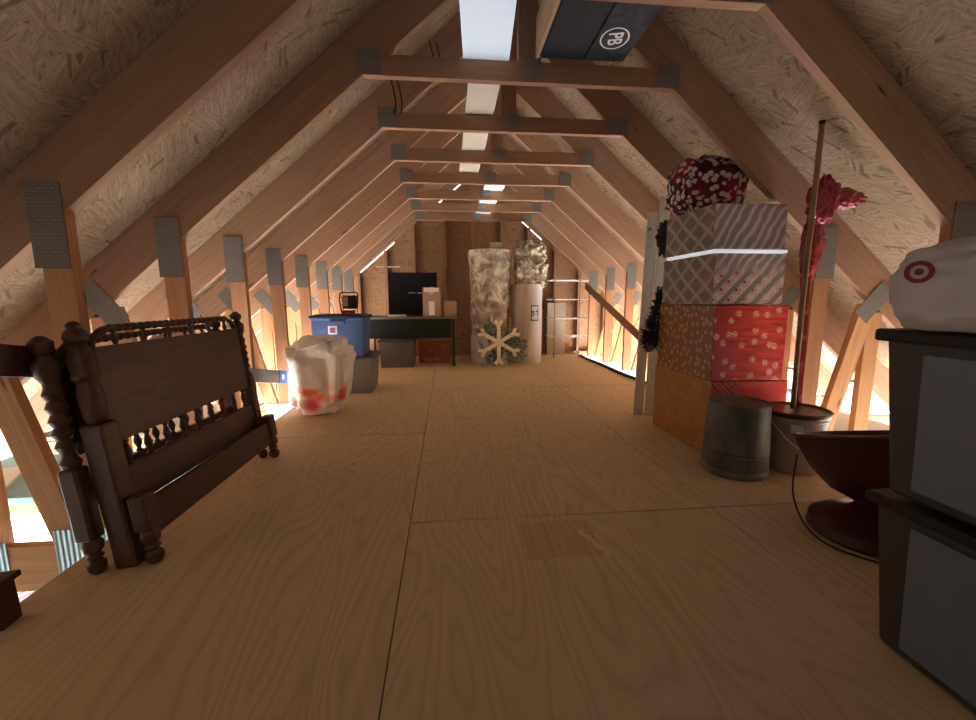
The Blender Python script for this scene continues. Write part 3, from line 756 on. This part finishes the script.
# ------------------------------------------------------------------ gift boxes (right)
def wrap(name, kind):
    g = G(name, .3, .0, .6); o = g.tc.outputs['Object']; X, Y, Z = g.sep()
    cm = g.n('ShaderNodeCombineXYZ'); g.L.new(g.math('ADD', X, Y), cm.inputs[0]); g.L.new(Z, cm.inputs[1]); uv = cm.outputs[0]   # runs round the box
    def vor(sc, rnd=.8, rot=0):
        v = g.n('ShaderNodeTexVoronoi'); v.voronoi_dimensions = '2D'; g.L.new(g.map((1,1,1), rot=(0,0,rot), src=uv), v.inputs['Vector'])
        v.inputs['Scale'].default_value = sc; v.inputs['Randomness'].default_value = rnd; return v.outputs['Distance']
    def wave(sc, rot, dist=0):
        w = g.n('ShaderNodeTexWave'); g.L.new(g.map((1,1,1), rot=(0,0,rot), src=uv), w.inputs['Vector']); w.inputs['Scale'].default_value = sc; w.inputs['Distortion'].default_value = dist; return w.outputs['Fac']
    if kind == 'gold':
        c = g.mix((.22,.085,.025), (.62,.42,.27), g.ramp(vor(22), [(.16, (.6,.6,.6)), (.34, (0,0,0))]))
    elif kind == 'golddark':
        n = g.noise(g.map((10,10,10)), 1.2, 4, 2)
        c = g.ramp(n, [(.3, (.30,.12,.03)), (.7, (.44,.20,.055))])
    elif kind == 'red':
        d = vor(13, .85)
        f = g.math('MULTIPLY', g.ramp(d, [(.14, (1,1,1)), (.28, (0,0,0))]), g.ramp(g.noise(uv, 130, 2), [(.44, (.1,.1,.1)), (.56, (1,1,1))]))
        base = g.ramp(g.noise(g.map((4,26,1), src=uv), 1.5, 4), [(.35, (.55,.014,.02)), (.65, (.90,.075,.065))])
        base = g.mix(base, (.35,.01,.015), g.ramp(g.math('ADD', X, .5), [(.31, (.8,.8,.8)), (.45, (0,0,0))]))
        c = g.mix(base, (1,.72,.55), f)
    elif kind == 'silver':
        f = g.math('MAXIMUM', g.ramp(wave(3.6, .95, 2.2), [(.80, (0,0,0)), (.90, (1,1,1))]), g.ramp(wave(3.3, -.95, 2.2), [(.82, (0,0,0)), (.92, (.8,.8,.8))]))
        n = g.noise(o, 7, 3)
        base = g.ramp(n, [(.4, (.13,.115,.105)), (.62, (.19,.155,.14)), (.74, (.30,.09,.10))])
        c = g.mix(base, (.36,.32,.29), f)
    elif kind in ('silverfront', 'silverred'):
        f = g.ramp(wave(7, .55, 5), [(.5, (0,0,0)), (.85, (1,1,1))])
        n = g.noise(o, 6, 3)
        base = g.ramp(n, [(.4, (.26,.24,.245)), (.6, (.32,.24,.24)), (.75, (.32,.14,.15))])
        c = g.mix(base, (.54,.51,.51), f)
        if kind == 'silverred':
            dd = g.ramp(vor(17, .2, .75), [(.12, (.40,.05,.06)), (.20, (.62,.52,.46)), (.30, (.62,.52,.46)), (.36, (.45,.16,.15)), (.42, (.66,.56,.50))])
            c2 = g.mix(dd, (.25,.22,.20), g.ramp(wave(4.6, .75), [(.66, (0,0,0)), (.74, (1,1,1))]))
            c = g.mix(c2, c, g.ramp(Z, [(.13, (0,0,0)), (.22, (1,1,1))]))
    elif kind == 'stripe':
        w = g.n('ShaderNodeTexWave'); g.L.new(g.map((1,1,1), rot=(0,.8,0)), w.inputs['Vector']); w.inputs['Scale'].default_value = 7; w.inputs['Distortion'].default_value = 1
        c = g.mix(g.ramp(w.outputs['Fac'], [(.3, (.22,.06,.03)), (.5, (.7,.45,.3)), (.6, (.55,.03,.03))]), (.80,.05,.05), g.ramp(g.math('ADD', X, .5), [(.40, (0,0,0)), (.50, (1,1,1))]))
    g.col(c); g.bump(g.noise(g.map((12,12,12)), 1, 3), .25, .01); return g.m
def gift(label, x0, x1, y0, y1, z0, z1, mf, ms, rot=0, cat='gift box'):
    t = thing('gift_box', label, cat, ((x0+x1)/2, (y0+y1)/2, z0), (0,0,rot))
    w, d, h = x1-x0, y1-y0, z1-z0
    bm = NB(); box(bm, (0,0,h/2), (w-.004,d-.004,h-.002)); cb = obj('carton', bm, ms, t, bev=.003)
    bm = NB(); box(bm, (0,-d/2+.001,h/2), (w-.010,.006,h-.008)); obj('front_wrap', bm, mf, cb, bev=.002)
    bm = NB(); box(bm, (0,0,h-.008), (w,d,.012)); obj('lid_edge', bm, ms, t, bev=.002)
    return t
Mg, Mgd, Mr, Ms, Msr, Mst, Msf = wrap('gold_star_wrap','gold'), wrap('gold_brown_wrap','golddark'), wrap('red_snowflake_wrap','red'), wrap('silver_wrap','silver'), wrap('silver_red_wrap','silverred'), wrap('striped_wrap','stripe'), wrap('silver_streak_wrap','silverfront')
gift('gift box in plain gold and striped red paper, bottom of its stack', 1.385, 1.825, 2.085, 2.70, 0, .41, Mst, Mgd)
gift('gift box with red snowflake front and gold star side, second from the floor', 1.372, 1.785, 2.082, 2.66, .412, .812, Mr, Mg)
gift('gift box in silver paper with red ornaments, third from the floor', 1.352, 1.745, 2.085, 2.60, .814, 1.075, Msr, Ms)
g4 = gift('silver gift box streaked with diagonal ribbon lines, topmost of its stack', 1.338, 1.735, 2.09, 2.56, 1.092, 1.318, Msf, Ms)
bm = NB(); b2(bm, (1.345, 2.078, 1.076), (1.74, 2.55, 1.091)); tag(obj('white_tray', bm, m_white_glow, bev=.001), 'thin white tray edge between the two silver gift boxes', 'tray')  # tray shares the added glow of the far board

def spot_mat():
    g = G('spotted_cloth', .8); v = g.n('ShaderNodeTexVoronoi'); g.L.new(g.map((26,44,34), rot=(.2,.5,.3)), v.inputs['Vector']); v.inputs['Scale'].default_value = 1
    n = g.noise(g.tc.outputs['Object'], 5, 2)
    base = g.ramp(n, [(.4, (.06,.010,.018)), (.62, (.30,.012,.05))])
    g.col(g.mix(base, (.60,.53,.50), g.ramp(v.outputs['Distance'], [(.38, (1,1,1)), (.50, (0,0,0))]))); return g.m
bm = NB(); blob(bm, (0,0,.135), (.20,.16,.165), 5, .12, 2.4, 2, fold=.1, sq=.75, flat=.0)
tag(obj('spotted_bag', bm, spot_mat(), smooth=True, loc=(1.475, 2.40, 1.322)), 'maroon cloth bag with white spots on top of the gift boxes', 'bag')

# leaning white boards
def oldpaint():
    g = G('old_white_paint', .7); n = g.noise(g.map((16,16,3)), 1.4, 5, 1)
    g.col(g.ramp(n, [(.30, (.10,.075,.05)), (.36, (.52,.49,.40)), (.7, (.62,.60,.50))])); g.bump(n, .5, .005); return g.m
m_old = oldpaint()
for i, (xa, xb, y, z1, lab) in enumerate(((1.385, 1.392, 2.92, 1.42, 'weathered white board leaning by the gift boxes, left one of two'), (1.466, 1.473, 2.91, 1.52, 'weathered white board leaning by the gift boxes, right one of two'))):
    o = board('leaning_board', (xa, y, .002), (xb, y-.06, z1), .069, .018, m_old, wdir=(1,0,0), bev=.002); tag(o, lab, 'board', 'leaning white boards')
bm = NB(); blob(bm, (0,0,0), (.055,.03,.10), 4, .5, 2.6, 3, fold=.5)
tag(obj('black_strap', bm, m_black, smooth=True, loc=(1.42, 2.72, 1.235)), 'black strap hooked over the leaning white boards', 'strap')
# pine sprig
m_pine = simple('dark_pine', (.012,.028,.018), .8)
t = thing('pine_wreath', 'dark green artificial pine bunch hanging on the leaning boards', 'wreath', (1.355, 2.70, .72))
bm = NB()
for i in range(900):
    u = random.random(); z = -.17+.36*u; r = .085*(1-.35*u)
    a = random.uniform(0, 2*PI); p = Vector((r*.5*math.cos(a)*random.random()+.10*u-.03, -.02+.03*math.sin(a), z))
    leaf(bm, p, (math.cos(a), -.3*random.random(), math.sin(a)*.9-.1), random.uniform(.03,.085)*(1-.3*u), .0035, (0,-1,.2))
obj('needles', bm, m_pine, t)
bm = NB(); blob(bm, (-.035,-.03,-.19), (.035,.03,.035), 3, .3, 3, 1); obj('purple_berry', bm, simple('mauve', (.22,.09,.12), .6), t, smooth=True)
bm = NB(); tube(bm, [(0,0,-.2), (.02,0,.2)], .006, 6); obj('branch', bm, m_pine, t)

# galvanised drum
def zinc():
    g = G('old_zinc', .55, .35, .4); n = g.noise(g.map((5,5,2.5)), 1.6, 5, .8); X,Y,Z = g.sep()
    c = g.ramp(n, [(.3, (.075,.085,.075)), (.7, (.20,.215,.19))]); g.col(c); g.bump(n, .2, .005); return g.m
t = thing('metal_drum', 'upturned gray green galvanised metal drum in front of the gift boxes', 'drum', (1.412, 1.90, 0))
bm = NB(); lathe(bm, [(.138,0),(.149,.008),(.149,.028),(.143,.036),(.147,.046),(.147,.105),(.142,.11),(.146,.118),(.145,.13),(.136,.335),(.138,.346),(.133,.352),(.129,.343),(.02,.341)], 40)
obj('drum_body', bm, zinc(), t, smooth=True)
# white bucket with black lid
def bucket_mat():
    g = G('white_bucket', .45); X, Y, Z = g.sep()
    v = g.n('ShaderNodeTexVoronoi'); g.L.new(g.map((7,7,7)), v.inputs['Vector']); v.inputs['Scale'].default_value = 1
    f = g.math('MULTIPLY', g.ramp(v.outputs['Distance'], [(.2, (1,1,1)), (.3, (0,0,0))]), g.ramp(Z, [(.1, (0,0,0)), (.15, (1,1,1))]))
    g.col(g.mix((.40,.34,.29), (.42,.05,.07), f)); return g.m
t = thing('lidded_bucket', 'pale bucket with red print and a black lid, right of the metal drum', 'bucket', (1.722, 1.912, 0))
bm = NB(); lathe(bm, [(.120,0),(.128,.01),(.140,.26),(.145,.265),(.145,.28),(.13,.282)], 36); obj('bucket_body', bm, bucket_mat(), t, smooth=True)
bm = NB(); lathe(bm, [(.10,.280),(.150,.281),(.153,.287),(.153,.300),(.146,.304),(.140,.296),(.03,.294)], 36); obj('lid', bm, simple('black_lid', (.035,.025,.02), .3, spec=.6), t, smooth=True)
bm = NB(); tube(bm, catmull([(-.142,-.02,.255), (-.10,-.12,.16), (.0,-.155,.12), (.10,-.12,.17), (.143,-.02,.255)], 8), .0035, 6); obj('handle', bm, m_wire, t, smooth=True)
bm = NB(); box(bm, (-.085,-.118,.235), (.05,.006,.035), Matrix.Rotation(-.6, 4, 'Z')); obj('label_sheet', bm, simple('pale_blue_label', (.55,.70,.85), .5), t)
# broom handle
def stick_mat():
    g = G('broom_wood', .5); n = g.noise(g.map((40,40,3)), 1.5, 3); g.col(g.ramp(n, [(.3,(.22,.12,.06)),(.7,(.36,.22,.11))])); return g.m
t = thing('broom_handle', 'wooden broom handle standing on the black bucket lid', 'broom', (1.738, 1.905, .305))
bm = NB(); tube(bm, [(-.035, 0, 0), (-.095, -.06, .5), (-.172, -.155, 1.265)], .0115, 12); obj('stick', bm, stick_mat(), t, smooth=True)
bm = NB(); tube(bm, [(-.1718, -.1545, 1.257), (-.1725, -.156, 1.272)], .0128, 12); obj('end_cap', bm, m_black, t, smooth=True)
# red plastic draped on the handle and post
def film():
    g = G('red_film', .25, spec=.6); n = g.noise(g.tc.outputs['Object'], 12, 4, 2)
    g.col(g.ramp(n, [(.35, (.18,.008,.02)), (.6, (.34,.02,.045)), (.74, (.50,.20,.22))])); g.bump(n, .5, .01)
    g.p.inputs['Alpha'].default_value = 1; return g.m
m_film = film()
t = thing('red_plastic_bag', 'crumpled red plastic bag draped on the broom handle, trailing down the post', 'bag', (1.70, 1.84, 1.28))
bm = NB(); blob(bm, (-.01,.0,.0), (.075,.035,.10), 5, .25, 1.6, 6, fold=.3); blob(bm, (.10,.02,.015), (.10,.03,.045), 5, .25, 1.6, 8, fold=.3)
obj('crumpled_film', bm, m_film, t, smooth=True)
bm = NB(); blob(bm, (.12,.18,-.16), (.055,.03,.17), 4, .2, 1.6, 2, fold=.3); obj('hanging_film', bm, m_film, t, smooth=True)
bm = NB()
L_ = [(.10,.20,-.2,.028), (.115,.19,-.45,.020), (.12,.185,-.7,.022), (.13,.18,-1.1,.016)]
a_ = []
for (x, y, z, w) in L_: a_.append((bm.verts.new((x-w, y, z)), bm.verts.new((x+w, y-.01, z))))
for p, q in zip(a_, a_[1:]): bm.faces.new([p[0], p[1], q[1], q[0]])
obj('trailing_strip', bm, m_film, t)

# maroon pedestal bowl
m_mar = simple('maroon_plastic', (.06,.006,.012), .35, var=.1, spec=.6)
t = thing('pedestal_bowl', 'wide maroon pedestal bowl in front of the gray totes', 'bowl', (1.50, 1.30, 0))
bm = NB(); lathe(bm, [(.03,.12),(.10,.13),(.19,.17),(.26,.23),(.305,.295),(.322,.335),(.332,.338),(.332,.345),(.316,.345),(.25,.25),(.16,.19),(.02,.155)], 56)
bmesh.ops.transform(bm, matrix=Matrix.Translation((.055,0,.120)) @ Matrix.Diagonal((.80,.80,1.18,1)) @ Matrix.Rotation(-.20, 4, 'X') @ Matrix.Translation((0,0,-.13)), verts=bm.verts)
obj('bowl', bm, m_mar, t, smooth=True)
bm = NB(); lathe(bm, [(.165,0),(.178,.012),(.172,.045),(.13,.075),(.06,.095),(.035,.12),(.035,.15)], 44); obj('foot', bm, m_mar, t, smooth=True)
bm = NB(); tube(bm, catmull([(1.225, 1.33, .30), (1.215, 1.32, .16), (1.235, 1.27, .06), (1.30, 1.22, .008), (1.40, 1.10, .006)], 8), .003, 6)
tag(obj('wire', bm, m_black, smooth=True), 'thin wire looping down to the floor from the maroon bowl', 'wire')

# gray totes at the right edge with white bag
def toteg():
    g = G('slate_plastic', .45, spec=.4); g.col((.045,.048,.052)); n = g.noise(g.tc.outputs['Object'], 3, 2); g.bump(n, .05, .01); return g.m
m_sl = toteg(); m_sl2 = simple('lighter_slate_panel', (.15,.185,.245), .4, var=.03, spec=.4)
for i, z in enumerate((0, .395)):
    t = thing('gray_tote', ['large slate gray tote, lower of the two at the right edge', 'large slate gray tote at the right edge, under the white bag'][i], 'storage tote', (1.315-.03*i, .555, z), (0,0,0))
    bm = NB(); lv = []
    h = .39; sx, sy = .56, .66
    for zz, f in ((0,.90),(.012,.92),(h-.035,1.0),(h-.035,1.0),(h-.02,1.0)):
        x, y = sx/2*f, sy/2*f; lv.append([bm.verts.new(p) for p in ((-x,-y,zz),(x,-y,zz),(x,y,zz),(-x,y,zz))])
    lv = [lv[0], lv[1], lv[2], lv[4]]
    for a, b in zip(lv, lv[1:]):
        for j in range(4): bm.faces.new([a[j], a[(j+1)%4], b[(j+1)%4], b[j]])
    bm.faces.new(lv[0][::-1]); bm.faces.new(lv[-1]); obj('tub', bm, m_sl, t, bev=.015)
    bm = NB(); box(bm, (0,0,h-.02), (sx+.03, sy+.03, .028)); obj('lid', bm, simple('dark_lid', (.02,.021,.024), .5), t, bev=.006)
    # side panel, slightly proud, along the left face
    bm = NB(); poly(bm, [(-.262, .245, .03), (-.262, -.26, .03), (-.279, -.26, .335), (-.279, .245, .335)], .006, axis=(-1,0,0)); obj('side_panel', bm, m_sl2, t, bev=.003, label='lighter gray side panel')
m_pl = simple('white_film', (.62,.61,.64), .4, var=.08, bump=.5, sc=9)
t = thing('shopping_bag', 'stuffed white plastic bag with a red ringed target mark on the upper gray tote', 'bag', (1.145, .735, .785))
bm = NB(); blob(bm, (0,0,.075), (.245,.16,.108), 5, .10, 2.2, 1, fold=.06, sq=.8, flat=0); obj('bag_film', bm, m_pl, t, smooth=True)
# ringed target mark conformed to the bag film
from mathutils.bvhtree import BVHTree
me = t.children[0].data if t.children else None
bmb = NB(); blob(bmb, (0,0,.075), (.245,.16,.108), 5, .10, 2.2, 1, fold=.06, sq=.8, flat=0); bvh = BVHTree.FromBMesh(bmb); bmb.free()
def mark(r0, r1):
    n = 28; rr = []
    for r_ in (r0, r1):
        ring_ = []
        for i in range(n):
            a = 2*PI*i/n; d = Vector((.765,.64,.05)).normalized(); org = Vector((-.245, .012, .113))-d*.4+Vector((r_*.64*math.cos(a), -r_*.77*math.cos(a), r_*math.sin(a)))
            h = bvh.ray_cast(org, d); p = h[0] if h[0] else org+d*.6
            ring_.append(bm.verts.new(p-d*.003))
        rr.append(ring_)
    for i in range(n): bm.faces.new([rr[0][i], rr[0][(i+1)%n], rr[1][(i+1)%n], rr[1][i]])
bm = NB(); mark(.013, .021); mark(.0005, .0065)
obj('target_mark', bm, simple('target_red', (.30,.04,.06), .5), t)



# ------------------------------------------------------------------ lights
def area(name, loc, rot, sx, sy, e, col, cam_vis=True):
    l = bpy.data.lights.new(name, 'AREA'); l.shape = 'RECTANGLE'; l.size = sx; l.size_y = sy; l.energy = e; l.color = col
    o = bpy.data.objects.new(name, l); C.objects.link(o); o.location = loc; o.rotation_euler = rot; return o
area('garage_light_left', (XC-2.45, 4.0, -1.2), (PI, -.12, 0), .9, 4.9, 560, (1.0,.98,.96))
area('garage_light_right', (XC+2.45, 4.0, -1.2), (PI, .12, 0), .9, 4.9, 560, (1.0,.98,.96))
area('rear_fill_light', (-.1, -1.9, 1.35), (math.radians(86), 0, 0), 1.6, 1.0, 4.2, (.96,.97,1.0))  # weak fill added behind the camera
w = bpy.data.worlds.new('w'); bpy.context.scene.world = w; w.use_nodes = True
w.node_tree.nodes['Background'].inputs[0].default_value = (.9,.95,1,1); w.node_tree.nodes['Background'].inputs[1].default_value = 2.5

# ------------------------------------------------------------------ camera
cam = bpy.data.cameras.new('cam'); co = bpy.data.objects.new('camera', cam); C.objects.link(co)
yaw, pitch, roll, f = .0957, .144, -.0025, 425.8
cy, sy, cp, sp = math.cos(yaw), math.sin(yaw), math.cos(pitch), math.sin(pitch)
F = Vector((sy*cp, cy*cp, -sp)); R0 = Vector((cy, -sy, 0)); U0 = R0.cross(F)
cr, sr = math.cos(roll), math.sin(roll)
R = R0*cr+U0*sr; U = U0*cr-R0*sr
M = Matrix((R, U, -F)).transposed().to_4x4(); M.translation = (0, 0, .85)
co.matrix_world = M
cam.sensor_width = 36; cam.lens = f/976*36; cam.clip_start = .02
bpy.context.scene.camera = co
vs = bpy.context.scene.view_settings
vs.view_transform = 'Standard'; vs.look = 'None'; vs.exposure = .12; vs.gamma = .98
